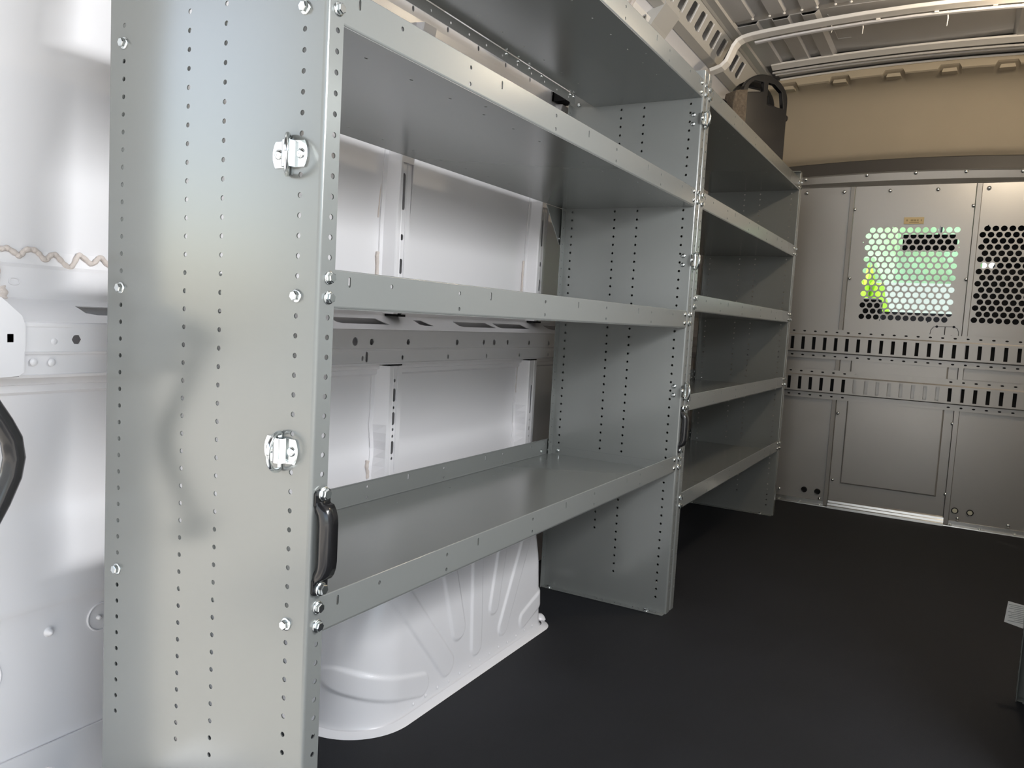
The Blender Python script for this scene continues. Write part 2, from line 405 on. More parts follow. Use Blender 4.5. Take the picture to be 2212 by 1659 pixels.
r2 = [circ(x - XA, z - 748, r, 10, ry) for x, z, r, ry in ((684, 759, 4.5, 6), (836, 759, 4.5, 6), (1038, 758, 4.5, 6), (1238, 757, 4.5, 6), (1438, 757, 4.5, 6), (1636, 756, 4.5, 6))] + [slot(699 - XA, 762 - 748, 10, 25)]
b.sheet(rect(0, 0, XL, 30), r2, (XA, 503 + 2, 748), X, Z, 2)
b.band([(XA, 503, 748), (XA, 506, 744), (XA, 550, 740), (XA, 550, 729), (XA, 556, 727), (XA, 556, 716), (XA, 562, 712)], -2, (XL, 0, 0))
b.build('belt_rail', M['van'], wl)
b = MB(); 
for x, z in ((-40, 798), (-70, 767), (-43, 766)): b.lathe((x, 500, z), (0, -1, 0), [(6, 2), (5, 3.2), (1.5, 3.8)], 12)
b.build('press_mark', M['van'], wl)
# upper rail seen between the two top shelves
b = MB(); r = [circ(x - XA, 16, 5, 10, 7) for x in range(360, 3300, 145)] + [rect(1200 - XA, 26, 1420 - XA, 31)]
b.sheet(rect(0, 0, XL, 42), r, (XA, 487, 1570), X, Z, 2)
b.band([(XA, 497, 1540), (XA, 487, 1548), (XA, 485, 1570)], -2, (XL, 0, 0)); b.band([(XA, 485, 1612), (XA, 489, 1618), (XA, 500, 1622)], -2, (XL, 0, 0))
b.build('upper_rail', M['van'], wl)
# ribs
def rib(xc, z0, z1, slots, lean=False):
    b = MB(); zz = [z0 + (z1 - z0) * i / 28 for i in range(29)]
    def ed(z):                                                    # left edge weaves where the skin swells
        return xc - 48 + max(0, 1 - abs(z - 526) / 60) * 20 + (5 if z > 860 else 0)
    def fy(z): return 522 - max(0, (562 - skin_y(z))) * 1.0 if z > 1100 else 522
    rings = []
    for z in zz:
        s = skin_y(z); e = ed(z); y = fy(z)
        rings.append([(e, s - .5, z), (e, s - 3.5, z), (e + 12, s - 4, z), (xc - 24, y + 4, z), (xc - 22, y + .5, z), (xc - 19, y, z)])
    b.loft(rings, False, False, False)
    rings = [[(xc + 26, fy(z), z), (xc + 28, fy(z) + 3, z), (xc + 33, skin_y(z) - 4, z), (xc + 46, skin_y(z) - 3, z)] for z in zz]
    b.loft(rings, False, False, False)
    zt = min(z1, 1240)
    b.sheet(rect(-19, 0, -9, zt - z0), [], (xc, 524, z0), X, Z, 2)
    b.sheet(rect(10, 0, 26, zt - z0), [], (xc, 524, z0), X, Z, 2)
    b.sheet(rect(-9, 0, 10, zt - z0), [slot(0, z - z0, w + 2, h) for z, w, h in slots if z < zt], (xc, 525.5, z0), X, Z, 1.5)
    for a, c in (((-10, 522), (-9, 524)), ((10, 524), (11, 522))): b.band([(xc + a[0], a[1], z0), (xc + c[0], c[1], z0)], -2, (0, 0, zt - z0))
    if z1 > 1240: b.loft([[(xc - 19, fy(z), z), (xc + 26, fy(z), z)] for z in zz if z > 1230], False, False, False)
    b.build('rib', M['van'], wl)
low = [(699, 5, 9), (662, 10, 34), (630, 5, 8), (602, 10, 34), (574, 5, 8), (557, 5, 8), (528, 10, 34), (500, 5, 8)]
rib(835, 140, 736, low)
rib(839, 866, 1560, [(1169, 11, 90), (1057, 9, 16), (985, 10, 38)])
rib(1568, 140, 736, [(606, 9, 96), (537, 4, 7), (508, 6, 14), (482, 4, 7)])
rib(1582, 866, 1560, [(1155, 10, 86), (1054, 8, 16), (985, 10, 38)])
rib(2400, 140, 1560, [(1155, 10, 86)])
# rib feet and the dark notches where ribs meet the belt rail
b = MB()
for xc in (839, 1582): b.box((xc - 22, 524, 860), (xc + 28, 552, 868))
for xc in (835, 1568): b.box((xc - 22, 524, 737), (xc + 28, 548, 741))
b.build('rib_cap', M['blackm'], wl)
# upper pillar with oval hole
b = MB()
def pil(x0, x1, off, m0=1600, m1=1946):
    zz = [m0 + (m1 - m0) * i / 14 for i in range(15)]
    b.loft([[(x0, skin_y(z) - 2, z), (x0 + 8, skin_y(z) - off, z), (x1 - 8, skin_y(z) - off, z), (x1, skin_y(z) - 2, z)] for z in zz], False, False, False)
pil(1880, 2045, 40, 1600, 1992); pil(800, 900, 24); pil(1130, 1250, 40, 1600, 1992)
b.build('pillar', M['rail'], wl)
b = MB(); n0 = Vector((0, -(332 - 428), 0)); v = Vector((0, (332 - 428), 170)).normalized()
b.sheet(rect(0, 0, 150, 190), [circ(108, 142, 27, 20, 44)], (1735, 405, 1755), X, v, -3); b.build('pillar_flange', M['bow'], wl)
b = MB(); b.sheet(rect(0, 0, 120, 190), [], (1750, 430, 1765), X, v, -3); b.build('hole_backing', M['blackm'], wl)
# sealant beads
def bead(pts, r, y0=558):
    b = MB(); q = []
    P_ = [Vector(p) for p in pts]
    for i in range(len(P_) - 1):
        p0 = P_[max(i - 1, 0)]; p1 = P_[i]; p2 = P_[i + 1]; p3 = P_[min(i + 2, len(P_) - 1)]
        for k in range(6):
            t = k / 6; q.append(.5 * ((2 * p1) + (p2 - p0) * t + (2 * p0 - 5 * p1 + 4 * p2 - p3) * t * t + (3 * p1 - p0 - 3 * p2 + p3) * t ** 3))
    q.append(P_[-1])
    for _ in range(4): q = [q[0]] + [(q[i - 1] + q[i] * 2 + q[i + 1]) / 4 for i in range(1, len(q) - 1)] + [q[-1]]
    b.tube(q, [r * (1 + .12 * math.sin(i * 1.3) + random.uniform(-.05, .05)) for i in range(len(q))], 8, up=Vector((0, 1, 0))); return b.build('sealant_bead', M['sealant'], wl)
zb = [(-170, 925), (-150, 936), (-128, 926), (-108, 938), (-87, 933), (-79, 936), (-66, 929), (-59, 925), (-52, 935), (-38, 937), (-30, 931), (-21, 922), (-14, 929), (-6, 933), (3, 925), (17, 913), (26, 922), (33, 936), (44, 930), (56, 922), (66, 932), (72, 935), (81, 926), (95, 918), (110, 932), (130, 924)]
bead([(x, 555.5, z) for x, z in zb], 4.1)
bead([(-97, 548, 912), (-96, 547, 900), (-98, 546, 886)], 4)
bead([(-98, 540, 876), (-96, 538, 868), (-97, 538, 861)], 9)
bead([(790, 558, 1016), (787, 557, 1004), (790, 558, 990), (790, 558, 950)], 4)
bead([(799, 560, 1230), (792, 560, 1170), (789, 560, 1100)], 1.8)
bead([(788, 562, 496), (785, 562, 480), (789, 562, 465), (788, 562, 450)], 4.5)
bead([(1527, 560, 712), (1526, 560, 680), (1523, 560, 640), (1527, 560, 628)], 2.6)
bead([(1530, 558, 1060), (1527, 558, 1020), (1528, 558, 960)], 3)
bead([(1728, 352, 1850), (1732, 336, 1880), (1727, 326, 1903), (1734, 306, 1940)], 6)
# rear corner plate with a square hole, lower-left of the opening
b = MB(); b.sheet([(XA, 862), (-119, 862), (-90, 836), (-85, 822), (-85, 786), (-87, 780), (-87, 752), (-95, 747), (XA, 742)], [rect(-111, 797, -102, 809)], (0, 494, 0), X, Z, 2.5)
b.band([(-119, 494, 862), (-90, 494, 836), (-85, 494, 822), (-85, 494, 752)], 2.5, (0, 1, 0)); b.build('corner_plate', M['van'], wl, bevel=0.8)
b = MB(); b.sheet(rect(XA, 746, -92, 830), [], (0, 499, 0), X, Z, 2); b.build('plate_hole_shade', M['blackm'], wl)  # black sheet stands for the shade inside the square hole
b = MB(); b.tube([(x * 7.5 - 71 , 549.5, 886 + yv * 5) for x, yv in [(math.copysign(abs(math.cos(a)) ** .6, math.cos(a)), math.sin(a)) for a in [2 * PI * i / 24 for i in range(25)]]], .8, 6, up=Vector((0, 1, 0))); b.build('embossed_oval', M['van'], wl)
# lower wall: stud, round dimple, sill with openings
b = MB(); b.lathe((-9, 560, 314), (0, -1, 0), [(9, 0), (6, 1.5), (5, 6), (2, 9), (.3, 9.5)], 16); b.lathe((77, 561, 312), (0, -1, 0), [(4, 0), (4, 5), (2, 7)], 12)
b.build('stud', M['van'], wl)
b = MB()
for cx, cz, rr in ((82, 312, 24), (-118, 268, 34)):
    b.tube([(cx + rr * math.cos(a), 560.5, cz + rr * math.sin(a)) for a in [2 * PI * i / 32 for i in range(33)]], 1.8, 6, up=Vector((0, 1, 0)))
b.build('round_press', M['van'], wl)
b = MB(); b.sheet(rect(XA, 0, XB, 134), [], (0, 557, 0), X, Z, 3) if False else None
op = []
def trap(a, c): return [(a + 26, 8), (c - 26, 8), (c - 8, 18), (c - 4, 34), (c - 22, 78), (c - 34, 87), (a + 34, 87), (a + 22, 78), (a + 4, 34), (a + 8, 18)]
for a in range(-170, 3300, 245): op.append(trap(a, a + 190))
b.sheet(rect(XA, -30, XB, 124), op, (0, 556, 0), X, Z, 3.5)
for L in op:
    if L[0][0] < 480: b.tube([(p[0], 555.5, p[1]) for p in L + L[:2]], 2.4, 6, up=Vector((0, 1, 0)))
b.build('sill', M['van'], wl)
b = MB(); b.sheet(rect(XA, -30, XB, 140), [], (0, 585, 0), X, Z, 3); b.build('sill_backing', M['van'], wl)

# right wall with the side door opening, pillars reused as plain posts
wr = empty('wall_right', (0, 2 * YM - 562, 0), kind='structure')
my = lambda y: 2 * YM - y
b = MB()
for x0, x1, za, zb_ in ((XA, 1960, 0, 1952), (3300, XB + 80, 0, 1952), (1960, 3300, 0, 1952)):
    zz = [za + (zb_ - za) * i / 60 for i in range(61)]
    b.loft([[(x, my(skin_y(z)), z) for z in zz] for x in (x0, x1)], False, False, True)
    b.loft([[(x, my(skin_y(z) + 8), z) for z in zz] for x in (x0, x1)], False, False, True)
b.box((1940, my(575), 0), (1975, my(500), 1780)); b.box((3290, my(575), 0), (3330, my(500), 1780))
b.build('skin', M['van'], wr)
b = MB(); b.band([(XA, my(302), 1952), (XA, my(268), 1966), (XA, my(223), 2062), (XA, my(183), 2082)], -3, (XB - XA, 0, 0)); b.build('roof_rail', M['rail'], wr)
b = MB(); b.loft([[(x, my(skin_y(1880) + 14), 1880), (x, my(372), 1955), (x, my(345), 2040), (x, my(270), 2112), (x, my(150), 2118)] for x in (XA, XB + 80)], False, False, True); b.build('outer_skin', M['roof'], wr)

# ceiling with lengthwise corrugations, bowed across
def bowz(y): return 2078 + 22 * (1 - ((y - YM) / 640) ** 2)
b = MB(); prof = []
yc = 75; ys = []
y = 183
cuts = [(75 - 118 * i - 26, 75 - 118 * i + 26) for i in range(10)]
pr = [(183, 0)]
for lo, hi in cuts: pr += [(hi + 7, 0), (hi, 13), (lo, 13), (lo - 7, 0)]
pr += [(my(183), 0)]
def roofseg(x0, x1, pp, t=3):
    b = MB(); b.band([(x0, a, bowz(a) + h) for a, h in pp], t, (x1 - x0, 0, 0)); return b
cl = empty('ceiling', (0, YM, 2100), kind='structure')
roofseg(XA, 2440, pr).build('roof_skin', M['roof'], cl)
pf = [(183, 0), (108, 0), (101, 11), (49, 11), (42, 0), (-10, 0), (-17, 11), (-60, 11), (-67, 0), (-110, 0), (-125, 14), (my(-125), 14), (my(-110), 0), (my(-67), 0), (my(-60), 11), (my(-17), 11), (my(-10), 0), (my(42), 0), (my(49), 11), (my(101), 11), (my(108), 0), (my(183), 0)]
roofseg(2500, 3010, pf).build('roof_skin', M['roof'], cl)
b = MB(); b.band([(2436, a, bowz(a) + 14) for a in (183, 50, -100, -250, YM, -650, -800, -950, my(183))], 3, (70, 0, 0)); b.build('roof_skin', M['roof'], cl)
b = MB()
for yy in (-175, -270, -365, -460, -555, -650):
    b.box((2840, yy - 26, bowz(yy) + 8), (2856, yy + 26, bowz(yy) + 12))
b.box((2560, -150, bowz(-150) + 8), (2850, -146, bowz(-150) + 12))
b.build('stamping', M['roof'], cl)
b = MB(); b.band([(XA, 300, 2110)] + [(XA, a, bowz(a) + 60) for a in (183, 50, -100, -250, YM, -650, -800, -950, my(183))] + [(XA, my(300), 2110)], 4, (XB + 120 - XA, 0, 0))
b.box((XB + 110, 500, 1690), (XB + 114, my(500), 2170)); b.build('outer_roof', M['roof'], cl)
# ends of the corrugations on the roof bow
b = MB()
for lo, hi in cuts:
    for q in (lo - 6, hi + 6): b.lathe((2436, q, bowz(q) - 4), (0, 0, -1), [(6, 0), (5, 3), (2, 5)], 10)
b.build('sealant_dab', M['bow'], cl)
# front frame strips and roof bow
def strip(x0, x1, z0, z1, y0=150, m='bow', name='front_bow'):
    b = MB(); n = 24; rings = []
    for i in range(n + 1):
        a = y0 + (my(y0) - y0) * i / n; dz = bowz(a) - 2078 - 22
        rings.append([(x0, a, z0 + dz), (x1, a, z1 + dz), (x1, a, z1 + dz + 8), (x0, a, z0 + dz + 8)])
    return b.loft(rings, True, True, False).build(name, M[m], cl)
strip(2995, 3035, 2092, 2082); strip(3035, 3100, 2068, 2084, m='roof'); strip(3100, 3112, 2078, 2080); strip(3112, 3200, 2092, 2098, m='roof'); strip(3200, 3212, 2084, 2086)
strip(3200, 3560, 2130, 2130, m='roof', name='roof_skin')
bw = empty('roof_bow', (2470, 262, 1915), label='pale cream roof bow curving down the left wall and crossing the ceiling', cat='roof beam')
path = [(264, 1910), (240, 1916), (222, 1922), (205, 1938), (193, 1965), (182, 1992), (166, 2012), (145, 2023), (110, 2030)]
path += [(50, 2036), (-50, 2043), (-160, 2049), (-300, 2054), (YM, 2056)]
path = path + [(my(a), c) for a, c in path[-2::-1]]
def sweep(x0, x1, th, off, pts, name, par, m):
    b = MB(); rings = []
    for i, (a, c) in enumerate(pts):
        p = pts[max(i - 1, 0)]; q = pts[min(i + 1, len(pts) - 1)]; t = Vector((0, q[0] - p[0], q[1] - p[1])).normalized(); n = Vector((0, t.z, -t.y))
        if n.z > 0 and abs(n.z) > .5: n = -n
        n = Vector((0, t.z, -t.y)) * (-1)
        o = Vector((0, a, c)) + n * off
        rings.append([o + Vector((x0, 0, 0)), o + Vector((x0 + 6, 0, 0)) + n * th, o + Vector((x1 - 6, 0, 0)) + n * th, o + Vector((x1, 0, 0))])
    return b.loft(rings, True, True, False).build(name, m, par, bevel=2)
sweep(2436, 2500, 12, 0, path, 'beam', bw, M['bow'])
sweep(2500, 2530, 6, 14, path[8:-8], 'lower_lip', bw, M['van'])
for yy in (-30, -90, -330, -520, -700): b = MB(); b.box((2496, yy, 2038), (2504, yy - 14, 2044)); b.build('clip_window', M['bow'], bw)
for yy, ln in ((-170, 26), (-280, 44), (-560, 52)):
    b = MB(); b.tube([(2532, yy, 2052), (2534, yy - 3, 2052 - ln * .5), (2538, yy - 1, 2052 - ln)], [2.2, 2.6, 1.2], 6)
    o = b.build('hanging_clip', M['bow']); 
    tag(o, {-170: 'short pale clip hanging from roof bow, nearest the left wall', -280: 'pale clip hanging from roof bow between the two others', -560: 'longest pale clip hanging from roof bow, farthest from left wall'}[yy], 'clip', 'clips hanging from the roof bow')

# tan headliner above the partition
def tanz(z, y): return z + (bowz(y) - 2100) * 0.9
b = MB(); n = 40; rings = []
tp = [(3212, 2088), (3212, 2054), (3222, 2050), (3290, 2047), (3330, 2038), (3362, 2021), (3392, 1996), (3420, 1962), (3445, 1920), (3465, 1872), (3481, 1822), (3493, 1775), (3502, 1742), (3512, 1738), (3562, 1700)]
NT = (115, -115, -340, -560, -775, -990)
yq = sorted({215 + (my(215) - 215) * i / n for i in range(n + 1)} | {q + d for q in NT for d in (-46, -36, 36, 46) if my(215) < q + d < 215}, reverse=True)
for yy in yq:
    up = max(0, min(1, (46 - min(abs(yy - q) for q in NT)) / 10)) * 17
    rings.append([(x, yy, tanz(z, yy) + (0 if z > 1760 else 14 if z > 1705 else -10) + (up if z in (2054, 2050) else 0)) for x, z in tp])
b.loft([r[:3] for r in rings], False, False, False); b.loft([r[2:] for r in rings], False, False, True); hl = b.build('headliner', M['tan']); tag(hl, 'tan fabric headliner shelf above the grey partition', 'headliner')
for i, yy in enumerate((115, -115, -340, -560, -775, -990)):
    b = MB(); zc = tanz(2054, yy)
    R = []
    for x, s, zz in ((3262, 28, -4), (3218, 25, -4)):
        R.append([(x, yy - s - 5, zc + zz - 9), (x, yy + s + 5, zc + zz - 9), (x, yy + s, zc + zz + 6), (x, yy - s, zc + zz + 6)])
    b.loft(R, True, True, False).build('lug', M['tan'], hl, bevel=2)

# floor
fl_ = empty('floor', (0, YM, 0), kind='structure')
b = MB(); b.box((XA, 562, -18), (XB + 60, my(562), 0)); b.build('rubber_mat', M['floor'], fl_)
b = MB(); b.box((XA - 120, 575, -90), (XA, my(575), -20)); b.build('rear_sill', M['van'], fl_)

# wheel arch
def sdf_cap(px, pz, ax, az, bx, bz, w):
    dx, dz = bx - ax, bz - az; t = max(0, min(1, ((px - ax) * dx + (pz - az) * dz) / (dx * dx + dz * dz)))
    return math.hypot(px - ax - t * dx, pz - az - t * dz) - w
caps = [((650, 48), (440, 106), 25), ((748, 60), (560, 285), 27), ((795, 130), (745, 300), 27), ((876, 62), (872, 300), 24), ((957, 138), (1000, 310), 22), ((1006, 68), (1135, 300), 23), ((1118, 52), (1240, 92), 22)]
def emb(x, z):
    d = min(sdf_cap(x, z, *a, *c, w) for a, c, w in caps)
    return 4.5 * max(0, min(1, (3 - d) / 6))
b = MB(); X0, X1, Y0, Y1, RC = 452, 1240, 268, 562, 115
plan = []
for i in range(40): plan.append(('l', i / 40))
for i in range(26): plan.append(('c', i / 26))
NF = 250
for i in range(NF + 1): plan.append(('f', i / NF))
for i in range(14): plan.append(('d', (i + 1) / 14))
for i in range(20): plan.append(('r', (i + 1) / 20))
def arch_pt(k, t, z):
    s = min(z / 372, 1)
    ins = 10 * s + 150 * max(0, s - .72) ** 2 / .08 * .3          # front face leans back, then rolls into the top
    insL = 40 * s + 190 * max(0, s - .45) ** 1.6
    insR = 26 * s + 130 * max(0, s - .5) ** 1.5
    xl, xr, yf = X0 + insL, X1 - insR, Y0 + ins; rc = RC - 25 * s; rd = 34
    if k == 'l': return Vector((xl, Y1 + (yf + rc - Y1) * t, z)), Vector((-1, 0, 0)), xl
    if k == 'c':
        a = PI / 2 * t; n = Vector((-math.cos(a), -math.sin(a), 0)); return Vector((xl + rc, yf + rc, z)) + n * rc, n, 0
    if k == 'f': return Vector((xl + rc + (xr - rd - xl - rc) * t, yf, z)), Vector((0, -1, 0)), 0
    if k == 'd':
        a = PI / 2 * t; n = Vector((math.sin(a), -math.cos(a), 0)); return Vector((xr - rd, yf + rd, z)) + n * rd, n, 0
    return Vector((xr, yf + rd + (Y1 - yf - rd) * t, z)), Vector((1, 0, 0)), 0
rings = []
ZZ = [0.5] + [3 + 2.9 * i for i in range(104)] + [306 + 66 * math.sin(PI / 2 * i / 8) for i in range(1, 9)]
for z in ZZ:
    ring = []
    for k, t in plan:
        p, n, _ = arch_pt(k, t, z)
        # unrolled coordinate: the corner continues the face to the left
        ux = p.x if k in 'fd' else (p.x - (abs(p.y - Y0) * .35) if k in 'cl' else p.x + 20)
        e = emb(ux, z) if k in 'fcl' else 0
        if k == 'd' or k == 'r': e = emb(min(p.x + (p.y - Y0) * .3, 1238), z)
        base = 12 * math.exp(-z / 4.0)
        ring.append(p + n * (e + base))
    rings.append(ring)
b.loft(rings, False, False, True)
top = rings[-1]; b.add(top, [tuple(range(len(top)))])
wa = b.build('wheel_arch', M['van']); tag(wa, 'white stamped steel wheel arch on black floor under lowest near shelf', 'wheel arch')
b = MB(); ring = []
for i in range(0, len(plan)):
    k, t = plan[i]; p, n, _ = arch_pt(k, t, 0); ring.append((p, n))
b.loft([[p + n * 8 + Vector((0, 0, 7.5)) for p, n in ring], [p + n * 22 + Vector((0, 0, 4.5)) for p, n in ring], [p + n * 28 + Vector((0, 0, .6)) for p, n in ring]], False, False, True)
b.build('base_flange', M['van'], wa)
b = MB(); b.lathe((1262, 292, 2), (0, 0, 1), [(20, 0), (16, 8), (10, 14), (2, 16)], 16); b.build('corner_lug', M['van'], wa)
b = MB()
for i in range(13): x = 620 + i * 46; b.lathe((x, Y0 - 1, 16 + (i % 3)), (0, -1, .2), [(4, 0), (2.6, 1), (.5, 1.3)], 10)
b.build('weld_spot', M['van'], wa)
b = MB(); b.lathe((1370, 420, 0), (0, 0, 1), [(34, 0.2), (26, 4), (4, 6)], 20); o = b.build('floor_anchor_cap', M['van']); tag(o, 'small pale disc on black floor beside the white wheel arch', 'cap')

# ------------------------------------------------------------------ partition
pt = empty('partition', (XB, YM, 0), label='grey steel cargo partition with two perforated screens at the front', cat='partition')
def perf(y0, nrow, ncol, z0, st):
    out = []
    for r_ in range(nrow):
        ya = y0 + (16.5 if r_ % 2 else 0)
        for c_ in range(ncol): out.append((ya - 33 * c_, z0 - 28.2 * r_))
    return out
def psheet(y0, y1, z0, z1, holes, x, name, hr=13.2, extra=[]):
    # plate coordinates: u = -y, v = z, plate normal towards -x
    b = MB(); b.sheet(rect(-y0, z0, -y1, z1), [circ(-a, c, hr, 20) for a, c in holes] + extra, (x, 0, 0), (0, -1, 0), Z, -3)
    return b.build(name, M['part'], pt)
ztop = lambda y: 1612
psheet(565, -166, 8, 1612, [], XB, 'side_panel', extra=[circ(70, 72, 12, 16), circ(135, 71, 12, 16)])
dh = perf(-283, 16, 12, 1399, 0)
ext = [circ(601, 943, 6, 12), circ(672, 945, 6, 12)] + [circ(-a, c, 2.6, 8) for a, c in ((-372, 1412), (-575, 1416), (-245, 1340), (-660, 1318), (-650, 1010), (-350, 962), (-560, 962))]
door = psheet(-190, -706, 38, 1612, dh, XB - 4, 'door_panel', extra=ext)
psheet(-731, my(565), 8, 1612, perf(-767, 16, 14, 1404, 0), XB, 'side_panel', extra=[circ(753, 76, 12, 16), circ(816, 76, 12, 16), circ(770, 1418, 3, 8)])
for y0, y1 in ((-168, -187), (-709, -730)):
    b = MB(); b.band([(XB - 2, y0, 8), (XB - 13, y0 - 2, 8), (XB - 14, y1 + 2, 8), (XB - 2, y1, 8)], -2, (0, 0, 1602)); b.build('door_frame', M['part'], pt)
b = MB()
for y0, y1 in ((-187, -190), (-706, -709)): b.box((XB + 6, y0 + 2, 8), (XB + 9, y1 - 2, 1612))
b.build('door_gap', M['blackm'], pt)
b = MB(); z0, z1, ya, yb = 130, 905, -238, -668
R = [[(x, ya - d, z0 + d), (x, yb + d, z0 + d), (x, yb + d, z1), (x, ya - d, z1)] for x, d in ((XB - 4, 0), (XB - 11, 2), (XB - 13, 7))]
b.loft(R, True, True, False); b.build('raised_panel', M['part'], door)
b = MB(); b.tube([(XB - 6, -575, 903), (XB - 6, -577, 925), (XB - 6, -587, 940), (XB - 6, -601, 943), (XB - 6, -636, 944), (XB - 6, -672, 945), (XB - 6, -686, 938), (XB - 6, -694, 920), (XB - 6, -694, 903)], 1.2, 6); b.tube([(XB - 6, -636, 944), (XB - 6, -636, 903)], 1.6, 6)
b.build('latch_outline', M['blackm'], door)
b = MB(); b.sheet(rect(417, 1427, 503, 1459), [], (XB - 4, 0, 0), (0, -1, 0), Z, 1) if False else b.box((XB - 7.6, -417, 1427), (XB - 8.2, -503, 1459))
lb = b.build('label_plate', M['yellow'], door); tag(lb, 'small pale yellow label')
b = MB()
for yy, w in ((-427, 7), (-446, 12), (-460, 10), (-473, 7), (-489, 5)): b.box((XB - 8.8, yy, 1440), (XB - 8.2, yy - w, 1448))
b.box((XB - 8.8, -440, 1433), (XB - 8.2, -482, 1436)); b.build('printing', M['ink'], lb)
# aluminium threshold and floor angle
b = MB(); b.band([(XB - 4, -190, 40), (XB - 14, -190, 36), (XB - 16, -190, 26), (XB - 24, -190, 24), (XB - 26, -190, 14), (XB - 42, -190, 12), (XB - 43, -190, 1)], 2, (0, -520, 0)); b.build('threshold', M['alu'], pt)
for y0, y1 in ((440, -190), (-710, my(562))):
    b = MB(); b.band([(XB - 1, y0, 26), (XB - 4, y0, 25), (XB - 5, y0, 7), (XB - 30, y0, 5), (XB - 31, y0, 1)], 2, (0, y1 - y0, 0)); a_ = b.build('floor_angle', M['alu'], pt)
    for yy in ((50, -52, -150) if y0 > 0 else (-740, -860, -1000)): bolt(a_, (XB - 20, yy, 7), (0, 0, 1), 'screw'); 
# header
b = MB(); rings = []; rt = []; n = 24
for i in range(n + 1):
    yy = 520 + (my(520) - 520) * i / n; dz = 22 * (1 - ((yy - YM) / 640) ** 2) - 10
    rings.append([(XB - 2, yy, 1612), (XB - 8, yy, 1618), (XB - 30, yy, 1626 + dz * .6), (XB - 38, yy, 1656 + dz), (XB - 42, yy, 1662 + dz), (XB - 34, yy, 1664 + dz), (XB - 20, yy, 1664 + dz), (XB - 12, yy, 1668 + dz), (XB + 30, yy, 1668 + dz), (XB + 30, yy, 1612)])
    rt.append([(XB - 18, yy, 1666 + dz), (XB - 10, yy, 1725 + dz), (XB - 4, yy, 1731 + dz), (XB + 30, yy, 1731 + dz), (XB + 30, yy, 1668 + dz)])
b.loft(rings, True, True, False); hd = b.build('header_channel', M['part'], pt)
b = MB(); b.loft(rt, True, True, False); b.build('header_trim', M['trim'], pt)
for yy in (46, -237, -450, -659, -880): bolt(hd, (XB - 36, yy, 1651 + 22 * (1 - ((yy - YM) / 640) ** 2) - 10), (-1, 0, -.15), 'screw', 1.5)
for yy in (40, -137, -345, -550, -757, -950): bolt(pt, (XB - 5, yy, 1588), (-1, 0, 0), 'screw', 1.5)
for yy, zz in ((-194, 1501), (-197, 1162), (-702, 1509), (-702, 1168), (-200, 484), (-203, 143), (-706, 488), (-707, 148), (-148, 37), (-767, 41), (-972, 43), (53, 58)): bolt(pt, (XB - 9, yy, zz), (-1, 0, 0), 'screw', 1.3)
# grommets
for yy, zz, m in ((-70, 72, 'blackm'), (-135, 71, 'blackm'), (-753, 76, 'plug'), (-816, 76, 'plug')):
    b = MB(); b.lathe((XB - 3, yy, zz), (-1, 0, 0), [(15, 0), (15, 3), (11.5, 3.5), (11, 1)], 20); g = b.build('grommet', M['black'], pt)
    b = MB(); b.cyl((XB - 4, yy, zz), (-1, 0, 0), 10.6, 2, 20); b.build('plug', M[m], g)
# two slotted rails across the partition
for zc, e in ((829, 75), (625, 74)):
    b = MB(); yl, yr = 430, my(540)
    W_ = yl - yr; hol = [circ(x, 14, 7.5, 10, 4) for x in [(yl - 44) - 0 + 51.9 * i for i in range(-7, 28)] if 10 < x < W_ - 10]
    hs = [x for x in [(yl - 44) + 51.9 * i for i in range(-7, 28)] if 10 < x < W_ - 10]
    b.sheet(rect(0, 0, W_, 28), hol, (XB - 17, yl, zc + e - 28), (0, -1, 0), Z, -2.2)
    b.sheet(rect(0, 0, W_, 28), hol, (XB - 17, yl, zc - e), (0, -1, 0), Z, -2.2)
    b.sheet(rect(0, 0, W_, 2 * e - 68), [rect(x - 8, e - 34 - 32, x + 8, e - 34 + 32) for x in hs], (XB - 36, yl, zc - e + 34), (0, -1, 0), Z, -2.2)
    b.band([(XB - 17, yl, zc + e - 28), (XB - 36, yl, zc + e - 34)], 2, (0, -W_, 0)); b.band([(XB - 17, yl, zc - e + 28), (XB - 36, yl, zc - e + 34)], -2, (0, -W_, 0))
    sr = b.build('slotted_rail', M['part'], pt)
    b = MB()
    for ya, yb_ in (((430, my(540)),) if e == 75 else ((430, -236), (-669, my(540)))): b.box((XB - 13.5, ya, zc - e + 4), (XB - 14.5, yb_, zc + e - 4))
    b.build('rail_slot_shade', M['blackm'], sr)  # black strips stand in for the shade behind slots and flange holes

# ------------------------------------------------------------------ black case with speckled side on the far top shelf
bc = empty('carry_case', (2700, 110, 1590), label='black case with arched handle and speckled side on far top shelf', cat='case')
def arch_outline(w, h, n=18):
    return [(-w / 2, 0), (w / 2, 0)] + [(w / 2 * math.cos(PI * i / n) , h - w / 2 * .8 + w / 2 * .8 * math.sin(PI * i / n)) for i in range(n + 1)]
ca = math.radians(-38); cu = Vector((math.cos(ca), math.sin(ca), 0)); cd = Vector((-math.sin(ca), math.cos(ca), 0)); co = Vector((2680, 105, 1588))
b = MB(); w, h = 235, 345
b.sheet(arch_outline(w, h), [[(-92, 262), (-12, 276), (-12, 312), (-60, 312), (-84, 290)], [(12, 225), (96, 222), (84, 286), (44, 312), (12, 314)]], co, cu, Z, 22); b.sheet(arch_outline(w - 10, h - 8), [[(-88, 232), (84, 222), (74, 284), (40, 306), (-50, 308), (-80, 286)]], co + cd * 66, cu, Z, 14)
b.build('handle_frame', M['black'], bc, bevel=3)
b = MB(); b.sheet([(-105, 2), (105, 2), (108, 224), (-104, 262)], [], co + cd * (-8), cu, Z, -95); b.build('body', M['blackm'], bc, bevel=6)
